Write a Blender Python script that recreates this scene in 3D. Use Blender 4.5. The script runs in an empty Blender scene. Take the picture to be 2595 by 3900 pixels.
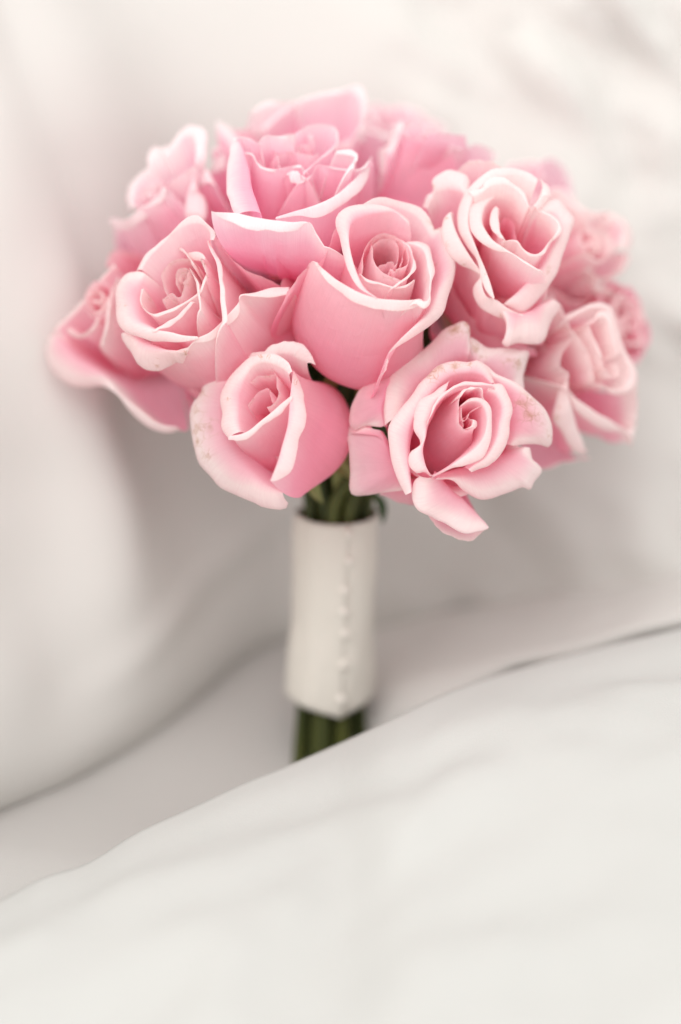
import bpy, math, random
import numpy as np
from mathutils import Vector, Matrix, noise

random.seed(7)
rng = np.random.default_rng(7)
scene = bpy.context.scene
COL = scene.collection
CM = 0.01

# ------------------------------------------------------------------ camera
PITCH = math.radians(15.0)
LENS, SENSOR_W = 85.0, 24.0
DIST = 100.0                                   # cm from the lens to the plane of sharp focus
PXW, PXH = 2595.0, 3900.0
CM_PER_PX = (SENSOR_W / LENS * DIST) / PXW     # size of a photo pixel at the focus plane
ORIGIN = np.array([0.0, 0.0, 15.3])            # middle of the focus plane, cm above the bed
RIGHT = np.array([1.0, 0.0, 0.0])
UP = np.array([0.0, math.sin(PITCH), math.cos(PITCH)])
TOW = np.array([0.0, -math.cos(PITCH), math.sin(PITCH)])

cam_data = bpy.data.cameras.new("camera")
cam = bpy.data.objects.new("camera", cam_data)
COL.objects.link(cam)
cam_data.lens = LENS
cam_data.sensor_fit = 'HORIZONTAL'
cam_data.sensor_width = SENSOR_W
cam_data.clip_start, cam_data.clip_end = 0.05, 50.0
cam.matrix_world = Matrix((
    (RIGHT[0], UP[0], TOW[0], (ORIGIN[0] + DIST * TOW[0]) * CM),
    (RIGHT[1], UP[1], TOW[1], (ORIGIN[1] + DIST * TOW[1]) * CM),
    (RIGHT[2], UP[2], TOW[2], (ORIGIN[2] + DIST * TOW[2]) * CM),
    (0, 0, 0, 1)))
cam_data.dof.use_dof = True
cam_data.dof.focus_distance = (DIST - 0.3) * CM
cam_data.dof.aperture_fstop = 1.6
cam_data.dof.aperture_blades = 0
scene.camera = cam

# ------------------------------------------------------------------ world, lamps, exposure
world = bpy.data.worlds.new("World")
scene.world = world
world.use_nodes = True
bg = world.node_tree.nodes["Background"]
bg.inputs[0].default_value = (1.0, 0.985, 0.965, 1)
bg.inputs[1].default_value = 1.0

def area(name, loc, target, size, watts, colour):
    ld = bpy.data.lights.new(name, 'AREA')
    ld.shape, ld.size, ld.size_y = 'RECTANGLE', size[0], size[1]
    ld.energy, ld.color = watts, colour
    o = bpy.data.objects.new(name, ld)
    COL.objects.link(o)
    o.location = loc
    o.rotation_euler = (Vector(target) - Vector(loc)).to_track_quat('-Z', 'Y').to_euler()
    return o
area("window_light", (-0.15, -0.80, 1.20), (0, 0.1, 0.14), (1.0, 0.9), 7.5, (1.0, 0.985, 0.965))
area("fill_light", (-0.85, -0.85, 0.75), (0.0, 0.1, 0.15), (0.9, 0.9), 3.5, (1.0, 0.98, 0.96))  # added soft fill from the front left, stands for no particular lamp

vs = scene.view_settings
scene.display_settings.display_device = 'sRGB'
vs.view_transform, vs.look = 'Standard', 'None'
vs.exposure, vs.gamma = 0.17, 1.0
scene.cycles.max_bounces = 14
scene.cycles.diffuse_bounces = 8
scene.cycles.transmission_bounces = 8
scene.cycles.use_denoising = True

# ------------------------------------------------------------------ node helpers
def new_mat(name):
    m = bpy.data.materials.new(name)
    m.use_nodes = True
    nt = m.node_tree
    nt.nodes.clear()
    return m, nt
def nd(nt, kind, **kw):
    n = nt.nodes.new(kind)
    for k, v in kw.items():
        setattr(n, k, v)
    return n
def ramp(nt, stops):
    r = nd(nt, 'ShaderNodeValToRGB')
    e = r.color_ramp.elements
    while len(e) < len(stops):
        e.new(0.5)
    for el, (p, c) in zip(e, stops):
        el.position = p
        el.color = (c[0], c[1], c[2], 1)
    return r

def petal_material(name, base, mid, pale, lip, shade):
    """Rose petal: colour runs from the claw to the rim along the petal, faint veins, bruises at the edge, lets light through."""
    m, nt = new_mat(name)
    L = nt.links.new
    al = nd(nt, 'ShaderNodeAttribute', attribute_name="along")
    st = nd(nt, 'ShaderNodeAttribute', attribute_name="stain")
    uv = nd(nt, 'ShaderNodeUVMap')
    # patchy shift of the colour zones
    tc = nd(nt, 'ShaderNodeTexCoord')
    n1 = nd(nt, 'ShaderNodeTexNoise'); n1.inputs['Scale'].default_value = 55; n1.inputs['Detail'].default_value = 3
    L(tc.outputs['Object'], n1.inputs['Vector'])
    ma = nd(nt, 'ShaderNodeMath', operation='MULTIPLY_ADD')
    L(n1.outputs['Fac'], ma.inputs[0]); ma.inputs[1].default_value = 0.22; ma.inputs[2].default_value = -0.11
    ad = nd(nt, 'ShaderNodeMath', operation='ADD'); L(al.outputs['Fac'], ad.inputs[0]); L(ma.outputs[0], ad.inputs[1])
    sc = nd(nt, 'ShaderNodeMath', operation='MULTIPLY'); L(ad.outputs[0], sc.inputs[0]); sc.inputs[1].default_value = 1 / 1.5
    r = ramp(nt, [(0.0, base), (0.07, mid), (0.36, mid), (0.58, pale), (0.70, lip), (1.0, lip)])
    L(sc.outputs[0], r.inputs[0])
    # veins: fine streaks running from claw to rim
    mp = nd(nt, 'ShaderNodeMapping'); mp.inputs['Scale'].default_value = (16, 0.7, 1)
    L(uv.outputs[0], mp.inputs[0])
    n2 = nd(nt, 'ShaderNodeTexNoise'); n2.inputs['Scale'].default_value = 1.0; n2.inputs['Detail'].default_value = 4; n2.inputs['Distortion'].default_value = 0.6
    L(mp.outputs[0], n2.inputs['Vector'])
    vr = ramp(nt, [(0.35, (0.95, 0.90, 0.92)), (0.65, (1, 1, 1))])
    L(n2.outputs['Fac'], vr.inputs[0])
    mx = nd(nt, 'ShaderNodeMix', data_type='RGBA', blend_type='MULTIPLY'); mx.inputs[0].default_value = 0.55
    L(r.outputs[0], mx.inputs[6]); L(vr.outputs[0], mx.inputs[7])
    # bruised brown marks
    n3 = nd(nt, 'ShaderNodeTexNoise'); n3.inputs['Scale'].default_value = 260; n3.inputs['Detail'].default_value = 5
    L(tc.outputs['Object'], n3.inputs['Vector'])
    m3 = nd(nt, 'ShaderNodeMath', operation='MULTIPLY'); L(n3.outputs['Fac'], m3.inputs[0]); L(st.outputs['Fac'], m3.inputs[1])
    m4 = nd(nt, 'ShaderNodeMapRange'); m4.inputs[1].default_value = 0.28; m4.inputs[2].default_value = 0.85
    L(m3.outputs[0], m4.inputs[0])
    mx2 = nd(nt, 'ShaderNodeMix', data_type='RGBA'); vo = nd(nt, 'ShaderNodeTexVoronoi', feature='DISTANCE_TO_EDGE'); vo.inputs['Scale'].default_value = 190
    vd = nd(nt, 'ShaderNodeVectorMath', operation='MULTIPLY_ADD'); vd.inputs[1].default_value = (0.006, 0.006, 0.006)
    L(n3.outputs['Color'], vd.inputs[0]); L(tc.outputs['Object'], vd.inputs[2]); L(vd.outputs[0], vo.inputs['Vector'])
    vl = nd(nt, 'ShaderNodeMapRange'); vl.inputs[1].default_value = 0.0; vl.inputs[2].default_value = 0.07; vl.inputs[3].default_value = 0.75; vl.inputs[4].default_value = 0.0
    L(vo.outputs['Distance'], vl.inputs[0])
    vm = nd(nt, 'ShaderNodeMath', operation='MULTIPLY'); L(vl.outputs[0], vm.inputs[0]); L(st.outputs['Fac'], vm.inputs[1])
    vx = nd(nt, 'ShaderNodeMath', operation='MAXIMUM'); L(vm.outputs[0], vx.inputs[0]); L(m4.outputs[0], vx.inputs[1])
    L(vx.outputs[0], mx2.inputs[0])
    L(mx.outputs[2], mx2.inputs[6]); mx2.inputs[7].default_value = (0.50, 0.27, 0.10, 1)
    # per-rose drift of value
    oi = nd(nt, 'ShaderNodeObjectInfo')
    hs = nd(nt, 'ShaderNodeHueSaturation')
    mr = nd(nt, 'ShaderNodeMapRange'); mr.inputs[3].default_value = 0.93; mr.inputs[4].default_value = 1.06
    L(oi.outputs['Random'], mr.inputs[0]); L(mr.outputs[0], hs.inputs['Saturation'])
    L(mx2.outputs[2], hs.inputs['Color'])
    # relief
    bp = nd(nt, 'ShaderNodeBump'); bp.inputs['Strength'].default_value = 0.3; bp.inputs['Distance'].default_value = 0.0006
    L(n2.outputs['Fac'], bp.inputs['Height'])
    n4 = nd(nt, 'ShaderNodeTexNoise'); n4.inputs['Scale'].default_value = 170; n4.inputs['Detail'].default_value = 4; n4.inputs['Distortion'].default_value = 0.8
    L(tc.outputs['Object'], n4.inputs['Vector'])
    bp2 = nd(nt, 'ShaderNodeBump'); bp2.inputs['Strength'].default_value = 0.30; bp2.inputs['Distance'].default_value = 0.0016
    L(n4.outputs['Fac'], bp2.inputs['Height']); L(bp.outputs[0], bp2.inputs['Normal'])
    pb = nd(nt, 'ShaderNodeBsdfPrincipled')
    pb.inputs['Roughness'].default_value = 0.68
    pb.inputs['Specular IOR Level'].default_value = 0.14
    pb.inputs['Sheen Weight'].default_value = 0.12
    pb.inputs['Sheen Roughness'].default_value = 0.4
    L(hs.outputs[0], pb.inputs['Base Color']); L(bp2.outputs[0], pb.inputs['Normal'])
    tr = nd(nt, 'ShaderNodeBsdfTranslucent')
    tm = nd(nt, 'ShaderNodeMix', data_type='RGBA', blend_type='MULTIPLY'); tm.inputs[0].default_value = 1
    L(hs.outputs[0], tm.inputs[6]); tm.inputs[7].default_value = (shade[0], shade[1], shade[2], 1)
    L(tm.outputs[2], tr.inputs['Color'])
    ms = nd(nt, 'ShaderNodeMixShader')
    th = nd(nt, 'ShaderNodeMapRange')                   # the rolled rim is doubled and lets less light through than the thin blade
    th.inputs[1].default_value = 0.85; th.inputs[2].default_value = 1.1; th.inputs[3].default_value = 0.56; th.inputs[4].default_value = 0.42
    L(al.outputs['Fac'], th.inputs[0]); L(th.outputs[0], ms.inputs[0])
    L(pb.outputs[0], ms.inputs[1]); L(tr.outputs[0], ms.inputs[2])
    out = nd(nt, 'ShaderNodeOutputMaterial'); L(ms.outputs[0], out.inputs[0])
    return m

def cloth_material(name, colour, weave=900, rel=0.15):
    m, nt = new_mat(name)
    L = nt.links.new
    tc = nd(nt, 'ShaderNodeTexCoord')
    n = nd(nt, 'ShaderNodeTexNoise'); n.inputs['Scale'].default_value = weave; n.inputs['Detail'].default_value = 2
    L(tc.outputs['Object'], n.inputs['Vector'])
    n2 = nd(nt, 'ShaderNodeTexNoise'); n2.inputs['Scale'].default_value = 9; n2.inputs['Detail'].default_value = 5
    L(tc.outputs['Object'], n2.inputs['Vector'])
    c = ramp(nt, [(0.3, tuple(v * 0.97 for v in colour)), (0.7, colour)])
    L(n2.outputs['Fac'], c.inputs[0])
    b = nd(nt, 'ShaderNodeBump'); b.inputs['Strength'].default_value = rel; b.inputs['Distance'].default_value = 0.0006
    L(n.outputs['Fac'], b.inputs['Height'])
    p = nd(nt, 'ShaderNodeBsdfPrincipled')
    p.inputs['Roughness'].default_value = 0.85
    p.inputs['Specular IOR Level'].default_value = 0.15
    p.inputs['Sheen Weight'].default_value = 0.1
    L(c.outputs[0], p.inputs['Base Color']); L(b.outputs[0], p.inputs['Normal'])
    out = nd(nt, 'ShaderNodeOutputMaterial'); L(p.outputs[0], out.inputs[0])
    return m

def plain_material(name, c1, c2, scale, rough, stretch=(1, 1, 1), spec=0.3):
    m, nt = new_mat(name)
    L = nt.links.new
    tc = nd(nt, 'ShaderNodeTexCoord')
    mp = nd(nt, 'ShaderNodeMapping'); mp.inputs['Scale'].default_value = stretch
    L(tc.outputs['Object'], mp.inputs[0])
    n = nd(nt, 'ShaderNodeTexNoise'); n.inputs['Scale'].default_value = scale; n.inputs['Detail'].default_value = 4
    L(mp.outputs[0], n.inputs['Vector'])
    c = ramp(nt, [(0.35, c1), (0.65, c2)]); L(n.outputs['Fac'], c.inputs[0])
    p = nd(nt, 'ShaderNodeBsdfPrincipled'); p.inputs['Roughness'].default_value = rough
    p.inputs['Specular IOR Level'].default_value = spec
    b = nd(nt, 'ShaderNodeBump'); b.inputs['Strength'].default_value = 0.2; b.inputs['Distance'].default_value = 0.0005
    L(n.outputs['Fac'], b.inputs['Height']); L(b.outputs[0], p.inputs['Normal'])
    L(c.outputs[0], p.inputs['Base Color'])
    out = nd(nt, 'ShaderNodeOutputMaterial'); L(p.outputs[0], out.inputs[0])
    return m

M_ROSE = petal_material("petal_pink", (0.80, 0.66, 0.42), (0.965, 0.475, 0.60), (0.97, 0.68, 0.74), (0.975, 0.90, 0.875), (1.0, 0.85, 0.89))
M_COOL = petal_material("petal_cool_pink", (0.80, 0.60, 0.42), (0.97, 0.495, 0.655), (0.975, 0.71, 0.795), (0.98, 0.95, 0.935), (1.0, 0.85, 0.91))
M_SHEET = cloth_material("white_cotton", (0.67, 0.652, 0.624))
M_DUVET = cloth_material("white_percale", (0.545, 0.545, 0.525))
M_BED = cloth_material("shaded_white_cotton", (0.50, 0.485, 0.465))  # white cotton darkened: shade of the hollow behind the duvet put into the colour
M_SATIN = cloth_material("cream_satin", (0.72, 0.685, 0.62), 1500, 0.1)
M_PEARL = plain_material("pearl", (0.78, 0.74, 0.68), (0.83, 0.79, 0.73), 200, 0.4, spec=0.4)
M_STEM = plain_material("green_stem", (0.030, 0.042, 0.010), (0.085, 0.095, 0.020), 120, 0.5, (1, 1, 0.15))
M_LEAF = plain_material("dark_leaf", (0.03, 0.06, 0.02), (0.07, 0.11, 0.035), 90, 0.5)
M_SEPAL = plain_material("pale_sepal", (0.16, 0.20, 0.06), (0.30, 0.30, 0.12), 90, 0.55)

# ------------------------------------------------------------------ geometry helpers
def to_world(p):                                # bouquet frame (right, up, toward the viewer) in cm -> world cm
    p = np.asarray(p, float)
    return ORIGIN + p[..., 0:1] * RIGHT + p[..., 1:2] * UP + p[..., 2:3] * TOW
def ray(x, y):                                  # photo pixel -> start and slope of its line of sight
    X, Y = (x - PXW / 2) * CM_PER_PX, (PXH / 2 - y) * CM_PER_PX
    return np.array([X, Y, 0.0]), np.array([-X / DIST, -Y / DIST, 1.0])
def at(x, y, d):
    p, w = ray(x, y)
    return p + w * d
def unit(v):
    return v / (np.linalg.norm(v, axis=-1, keepdims=True) + 1e-9)

def spline(P, n):
    P = np.asarray(P, float)
    if len(P) == 2:
        t = np.linspace(0, 1, n)[:, None]
        return P[0] * (1 - t) + P[1] * t
    Q = np.vstack([2 * P[0] - P[1], P, 2 * P[-1] - P[-2]])
    out = []
    for i in range(1, len(Q) - 2):
        p0, p1, p2, p3 = Q[i - 1], Q[i], Q[i + 1], Q[i + 2]
        t1 = np.linalg.norm(p1 - p0) ** .5 + 1e-4
        t2 = t1 + np.linalg.norm(p2 - p1) ** .5 + 1e-4
        t3 = t2 + np.linalg.norm(p3 - p2) ** .5 + 1e-4
        t = np.linspace(t1, t2, 24, endpoint=False)[:, None]
        a1 = (t1 - t) / t1 * p0 + t / t1 * p1
        a2 = (t2 - t) / (t2 - t1) * p1 + (t - t1) / (t2 - t1) * p2
        a3 = (t3 - t) / (t3 - t2) * p2 + (t - t2) / (t3 - t2) * p3
        b1 = (t2 - t) / t2 * a1 + t / t2 * a2
        b2 = (t3 - t) / (t3 - t1) * a2 + (t - t1) / (t3 - t1) * a3
        out.append((t2 - t) / (t2 - t1) * b1 + (t - t1) / (t2 - t1) * b2)
    out.append(P[-1:])
    S = np.vstack(out)
    d = np.concatenate([[0], np.cumsum(np.linalg.norm(np.diff(S, axis=0), axis=1))])
    s = np.linspace(0, d[-1], n)
    return np.stack([np.interp(s, d, S[:, k]) for k in range(3)], 1)

def mesh_obj(name, V, F, mat, parent=None, smooth=True, attrs=None, uv=None):
    """V in world cm; the parent is an unrotated Empty, so local = world - parent."""
    V = np.asarray(V, float)
    off = np.array(parent['_at']) if parent is not None else V.mean(0)
    me = bpy.data.meshes.new(name)
    me.from_pydata(((V - off) * CM).tolist(), [], F if isinstance(F, list) else F.tolist())
    me.materials.append(mat)
    if smooth:
        me.polygons.foreach_set('use_smooth', [True] * len(me.polygons))
    for k, a in (attrs or {}).items():
        at_ = me.attributes.new(k, 'FLOAT', 'POINT')
        at_.data.foreach_set('value', np.asarray(a, np.float32))
    if uv is not None:
        lay = me.uv_layers.new(name="UVMap")
        idx = np.empty(len(me.loops), np.int32)
        me.loops.foreach_get('vertex_index', idx)
        lay.data.foreach_set('uv', np.asarray(uv, np.float32)[idx].ravel())
    me.update()
    o = bpy.data.objects.new(name, me)
    COL.objects.link(o)
    if parent is not None:
        o.parent = parent
    else:
        o.location = Vector((off * CM).tolist())
    return o

def grid_faces(nr, nc, closed=False):
    r = np.arange(nr - 1)[:, None]; c = np.arange(nc if closed else nc - 1)[None, :]
    a = r * nc + c; b = r * nc + (c + 1) % nc
    return np.stack([a, b, b + nc, a + nc], -1).reshape(-1, 4)

def thing(name, label, cat, world_cm, group=None, kind=None):
    o = bpy.data.objects.new(name, None)
    COL.objects.link(o)
    o.empty_display_size = 0.01
    o.location = Vector((np.asarray(world_cm) * CM).tolist())
    o['_at'] = [float(v) for v in world_cm]
    o['label'], o['category'] = label, cat
    if group: o['group'] = group
    if kind: o['kind'] = kind
    return o
def tag(o, label, cat, group=None, kind=None):
    o['label'], o['category'] = label, cat
    if group: o['group'] = group
    if kind: o['kind'] = kind
    return o

def tube(path, radii, seg=10, cap=True):
    P = np.asarray(path, float); n = len(P)
    T = unit(np.gradient(P, axis=0))
    ref = np.array([1.0, 0.2, 0.0])
    A = unit(np.cross(T, ref)); Bn = np.cross(T, A)
    a = np.linspace(0, 2 * np.pi, seg, endpoint=False)
    R = np.broadcast_to(np.asarray(radii, float), (n,))
    V = P[:, None, :] + R[:, None, None] * (np.cos(a)[None, :, None] * A[:, None, :] + np.sin(a)[None, :, None] * Bn[:, None, :])
    F = grid_faces(n, seg, True).tolist()
    V = V.reshape(-1, 3)
    if cap:
        F.append(list(range(seg))[::-1]); F.append([(n - 1) * seg + k for k in range(seg)])
    return V, F

# ------------------------------------------------------------------ roses
class Rose:
    """A rose set out from its centre (pixel + depth), its axis and the height of the flower.  Crops give the pixel frame of its outlines."""
    def __init__(self, label, crop, eye, d, axis, H, mat):
        self.cx, self.cy, self.s = crop
        self.A = unit(np.array(axis, float)); self.H = H; self.mat = mat; self.tone = 0.0
        e = at(self.cx + eye[0] * self.s, self.cy + eye[1] * self.s, d)
        self.B = e - self.A * H
        e1 = np.array([1.0, 0, 0]); e1 = unit(e1 - self.A * (e1 @ self.A))
        self.e1, self.e2 = e1, np.cross(self.A, e1)
        self.obj = thing('rose', label, 'rose', to_world(self.B), 'pink roses of the bouquet')
    def point(self, x, y, h):
        p, w = ray(self.cx + x * self.s, self.cy + y * self.s)
        d = (h - (p - self.B) @ self.A) / (w @ self.A)
        d = np.clip(d, self.B[2] - 3.0, self.B[2] + self.H + 4.0)
        return p + w * d
    def parse(self, txt, h):
        out = []
        for t in txt.split():
            v = [float(q) for q in t.split(',')]
            out.append(self.point(v[0], v[1], v[2] if len(v) > 2 else h))
        return np.array(out)
    def petal(self, crest, h, edge=None, eh=None, flare=12, bulge=1.25, claw=0.25, low=0.10, reach=0.45, nu=44, wob=0.045, rip=0.024, stain='', pale=None, roll=0.38, ext=None, br=None):
        C = spline(self.parse(crest, h), nu)
        E = spline(self.parse(edge, h - 0.35 if eh is None else eh), nu) if edge else None
        pale = (0.0 if pale is None else pale) + self.tone + rng.uniform(-0.09, 0.07)
        if ext is None:
            ext = (30, 30) if flare < 16 else (0, 0)
        C, E = self.extend(C, E, ext)
        self.build(C, E, flare, bulge, claw, low, reach, wob, rip, stain, pale, roll, br)
    def extend(self, C, E, ext):
        """carry the blade on round the flower at both ends, its edge sinking, so neighbours overlap it"""
        rel = C - self.B
        x, y, h = rel @ self.e1, rel @ self.e2, rel @ self.A
        az = np.unwrap(np.arctan2(y, x)); r = np.hypot(x, y)
        if abs(az[-1] - az[0]) > math.radians(250):
            return C, E
        n = 9
        def tail(k, k2, deg):
            sg = np.sign(az[k] - az[k2]) or 1.0
            g = np.linspace(0, 1, n + 1)[1:]
            a = az[k] + sg * g * math.radians(deg)
            hh = h[k] * (1 - (0.55 if deg < 60 else 0.3) * g ** 1.6)
            rr = max(r[k], 0.25) * (1 + 0.04 * g)
            return self.B + np.outer(rr * np.cos(a), self.e1) + np.outer(rr * np.sin(a), self.e2) + np.outer(hh, self.A)
        lo = tail(0, 6, ext[0])[::-1] if ext[0] and r[0] > 0.25 else None
        hi = tail(-1, -7, ext[1]) if ext[1] and r[-1] > 0.25 else None
        C2 = np.vstack([q for q in (lo, C, hi) if q is not None])
        if E is not None:
            fade = np.linspace(1, 0, n + 1)[1:, None] ** 5
            el = lo + (E[0] - C[0]) * fade[::-1] if lo is not None else None
            eh_ = hi + (E[-1] - C[-1]) * fade if hi is not None else None
            E = np.vstack([q for q in (el, E, eh_) if q is not None])
        return C2, E
    def ring(self, az, w, r, h, flare=15, out=0.0, drop=0.0, bulge=1.25, fall=0.5, nu=26, wob=0.06, rip=0.05, claw=0.25, low=0.1, reach=0.45, pale=0.0):
        """A petal set out round the axis, for the sides and backs that the outlines do not cover."""
        t = np.linspace(-1, 1, nu)
        a = np.radians(az + w * t)
        o = np.cos(a)[:, None] * self.e1 + np.sin(a)[:, None] * self.e2
        C = self.B + o * (r * (1 - 0.08 * t ** 2))[:, None] + self.A * (h - fall * t ** 2 * np.abs(t))[:, None]
        E = None
        if out > 0 or drop != 0:
            k = (1 - np.abs(t) ** 3)[:, None]
            tip = np.exp(-(t / 0.35) ** 2)[:, None]
            E = C + o * (out * k + 0.25 * out * tip) - self.A * (drop * k)
        self.build(C, E, flare, bulge, claw, low, reach, wob, rip, '', pale, 0.55, None)
    def build(self, C, E, flare, bulge, claw, low, reach, wob, rip, stain, pale, roll, br):
        A, B = self.A, self.B
        nu = len(C)
        rel = C - B
        hh = rel @ A
        sg = max(2, int(nu * 0.09)); kx = np.arange(-3 * sg, 3 * sg + 1); kg = np.exp(-0.5 * (kx / sg) ** 2); kg /= kg.sum()
        Cs = np.stack([np.convolve(np.pad(C[:, k], 3 * sg, 'reflect', reflect_type='odd'), kg, 'valid') for k in range(3)], 1)
        rel = Cs - B
        rad = rel - (rel @ A)[:, None] * A
        r = np.linalg.norm(rad, axis=1)
        out = unit(rad)
        f = math.radians(flare)
        T = A * math.cos(f) + out * math.sin(f)
        P0 = B + out * claw
        wide = np.linspace(*(br if isinstance(br, tuple) else (br, br)), nu) if br else np.minimum(bulge * r, r + 1.4)
        P1 = P0 + out * wide[:, None] + A * (low * self.H)
        P2 = 0.35 * C + 0.65 * Cs - T * (np.abs(hh) * reach)[:, None]
        nb = 20
        v = np.linspace(0, 1, nb) ** 0.8
        vb = v[:, None, None]
        body = (1 - vb) ** 3 * P0 + 3 * (1 - vb) ** 2 * vb * P1 + 3 * (1 - vb) * vb ** 2 * P2 + vb ** 3 * C
        rows = [body]; along = [np.repeat(v[:, None], nu, 1)]
        if E is not None:
            # the rolled rim lies outside the blade below it: slide it out along its line of sight until it clears
            relE = E - B
            hE = relE @ A
            radE = relE - hE[:, None] * A
            rE = np.linalg.norm(radE, axis=1)
            rb_ = np.array([np.interp(hE[k], (body[8:, k] - B) @ A, np.linalg.norm((body[8:, k] - B) - ((body[8:, k] - B) @ A)[:, None] * A, axis=1)) for k in range(nu)])
            los = unit(np.stack([-E[:, 0] / DIST, -E[:, 1] / DIST, np.ones(nu)], 1))
            facing = (unit(radE) * los).sum(1)
            gap = np.where((facing > 0.25) & (hE < hh), np.clip(rb_ + 0.10 - rE, 0, 1.5) / np.maximum(facing, 0.25), 0)
            gap *= np.clip(np.linalg.norm(E - C, axis=1) / 0.12, 0, 1)
            ker = np.ones(5) / 5
            gap = np.maximum(gap, np.convolve(np.pad(gap, 2, 'edge'), ker, 'valid'))
            E = E + los * gap[:, None]
            d = np.linalg.norm(E - C, axis=1)[:, None]
            Q1 = C + T * roll * d
            Q2 = E + T * 0.3 * d
            nl = 11
            w = np.linspace(0, 1, nl)[1:]
            wb = w[:, None, None]
            lip = (1 - wb) ** 3 * C + 3 * (1 - wb) ** 2 * wb * Q1 + 3 * (1 - wb) * wb ** 2 * Q2 + wb ** 3 * E
            rows.append(lip); broad = np.clip((d[:, 0] - 0.5) / 1.0, 0, 1)[None, :]
            along[0] = along[0] * (1 - 0.28 * broad)
            along.append((1 - 0.28 * broad) + w[:, None] * (np.clip(d[:, 0], 0.12 * np.clip(d[:, 0] / 0.06, 0, 1), 0.5)[None, :] * (1 - 0.35 * broad) + 0.28 * broad))
        V = np.vstack(rows); al = np.vstack(along) + pale
        nr = len(V)
        u = np.linspace(0, 1, nu)[None, :]; vv = np.linspace(0, 1, nr)[:, None]
        # irregular: slow undulation of the blade, finer ripple toward the rim
        ph = rng.uniform(0, 6.28, 8)
        f1, f2, f3 = rng.uniform(1.2, 2.2), rng.uniform(2.5, 4.5), rng.uniform(6, 10)
        disp = wob * (np.sin(6.28 * f1 * u + ph[0] + 2 * vv) + 0.6 * np.sin(6.28 * f2 * u + ph[1] - 3 * vv)) * vv
        def wander(k):                                    # smooth random walk along the rim
            kx = np.linspace(0, 1, k)
            y_ = np.interp(u[0], kx, rng.uniform(-1, 1, k))
            return np.convolve(np.pad(y_, 1, 'edge'), [0.25, 0.5, 0.25], 'valid')[None, :]
        disp = disp + rip * (1.5 * wander(9) * vv ** 3 + 1.2 * wander(22) * vv ** 6)
        V = V + disp[..., None] * out[None]
        jag = rip * (1.3 * wander(14) + 1.5 * np.minimum(wander(34), 0)) * vv ** 8
        V = V + jag[..., None] * T[None]
        Vf = V.reshape(-1, 3)
        sv = np.zeros(len(Vf))
        k = DIST / (DIST - Vf[:, 2])
        px = (Vf[:, 0] * k / CM_PER_PX + PXW / 2 - self.cx) / self.s
        py = (PXH / 2 - Vf[:, 1] * k / CM_PER_PX - self.cy) / self.s
        for t in stain.split():
            x, y, rr = [float(q) for q in t.split(',')]
            sv = np.maximum(sv, np.exp(-((px - x) ** 2 + (py - y) ** 2) / rr ** 2))
        # a trace of browning on the very rim
        rim = (np.clip((vv - 0.97) / 0.03, 0, 1) * (0.45 + 0.4 * np.sin(6.28 * 2.7 * u + ph[6]) * np.sin(6.28 * 5.3 * u + ph[7]))).reshape(-1)
        sv = np.maximum(sv, rim * 0.8)
        arc = np.linalg.norm(np.diff(C, axis=0), axis=1).sum()
        uv = np.stack([np.repeat(u, nr, 0).ravel() * max(arc, 1.0), al.ravel() * self.H], 1)
        F = grid_faces(nr, nu)
        mesh_obj('petal', to_world(Vf), F, self.mat, self.obj, attrs={'along': np.clip(al.ravel(), 0, 1.5), 'stain': sv}, uv=uv)
    def core(self, h=None, r=0.55):
        """tight spiral of small petals in the middle"""
        h = self.H if h is None else h
        a0 = rng.uniform(0, 360)
        for i in range(4):
            q = r * (0.3 + 0.28 * i)
            self.ring(a0 + 137 * i, 100 - 8 * i, q, h - 0.04 * i, flare=-6, bulge=1.5, fall=0.15, wob=0.02, rip=0.015, out=0.05, drop=0.03)
    def belly(self, n=5, r=1.7, h=None, a0=None, bulge=1.45):
        h = self.H * 0.55 if h is None else h
        a0 = rng.uniform(0, 72) if a0 is None else a0
        for i in range(n):
            self.ring(a0 + 360 / n * i, 56, r, h, flare=4, bulge=bulge, fall=0.1)

ROSES = []
def rose(*a):
    R = Rose(*a); ROSES.append(R); return R

# --- centre rose, an egg-shaped half-open bloom
C = rose("rose in the middle of the bouquet, egg shaped with a tight heart", (1000, 720, 800 / 1568), (945, 555), 0.0, (0.22, 0.66, 0.72), 5.8, M_ROSE)
C.belly(5, 1.75, 3.0, 20)
C.petal("405,560 480,610 560,680 660,745 760,790 880,825 1003,833 1100,826 1165,815", 5.75, "408,575 470,655 560,750 640,825 730,862 850,892 1000,913 1100,890 1180,850", 5.45, flare=-6, low=0.0, br=4.0, ext=(40, 40), stain="1200,850,20")
C.petal("1150,822 1215,835 1240,800 1243,740 1250,670 1240,600 1225,520 1170,440 1085,405", 5.85, "1150,858 1200,892 1245,850 1255,770 1285,650 1292,630 1282,540 1235,430 1150,396 1075,400", 5.75, flare=6, bulge=1.2, stain="1115,500,16 1210,680,14")
C.petal("850,812,5.8 770,745,5.85 700,610,5.9 665,480,6.1 650,340,6.4 670,250,6.7 760,205,6.85 880,180,6.9 990,180,6.8 1080,260,6.5", 6.3, "848,815,5.7 730,745,5.7 650,620,5.75 600,480,5.9 560,330,6.1 541,270,6.2 548,200,6.4 600,150,6.55 700,122,6.7 850,120,6.8 985,160,6.8 1090,240,6.4", 6.3, flare=4, bulge=1.0)
C.petal("180,760,4.2 300,625,4.6 430,530,5.2 500,410,5.8 550,300,6.1 660,200,6.4", 5.5, flare=2, bulge=1.35, ext=(0, 0))
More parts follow.
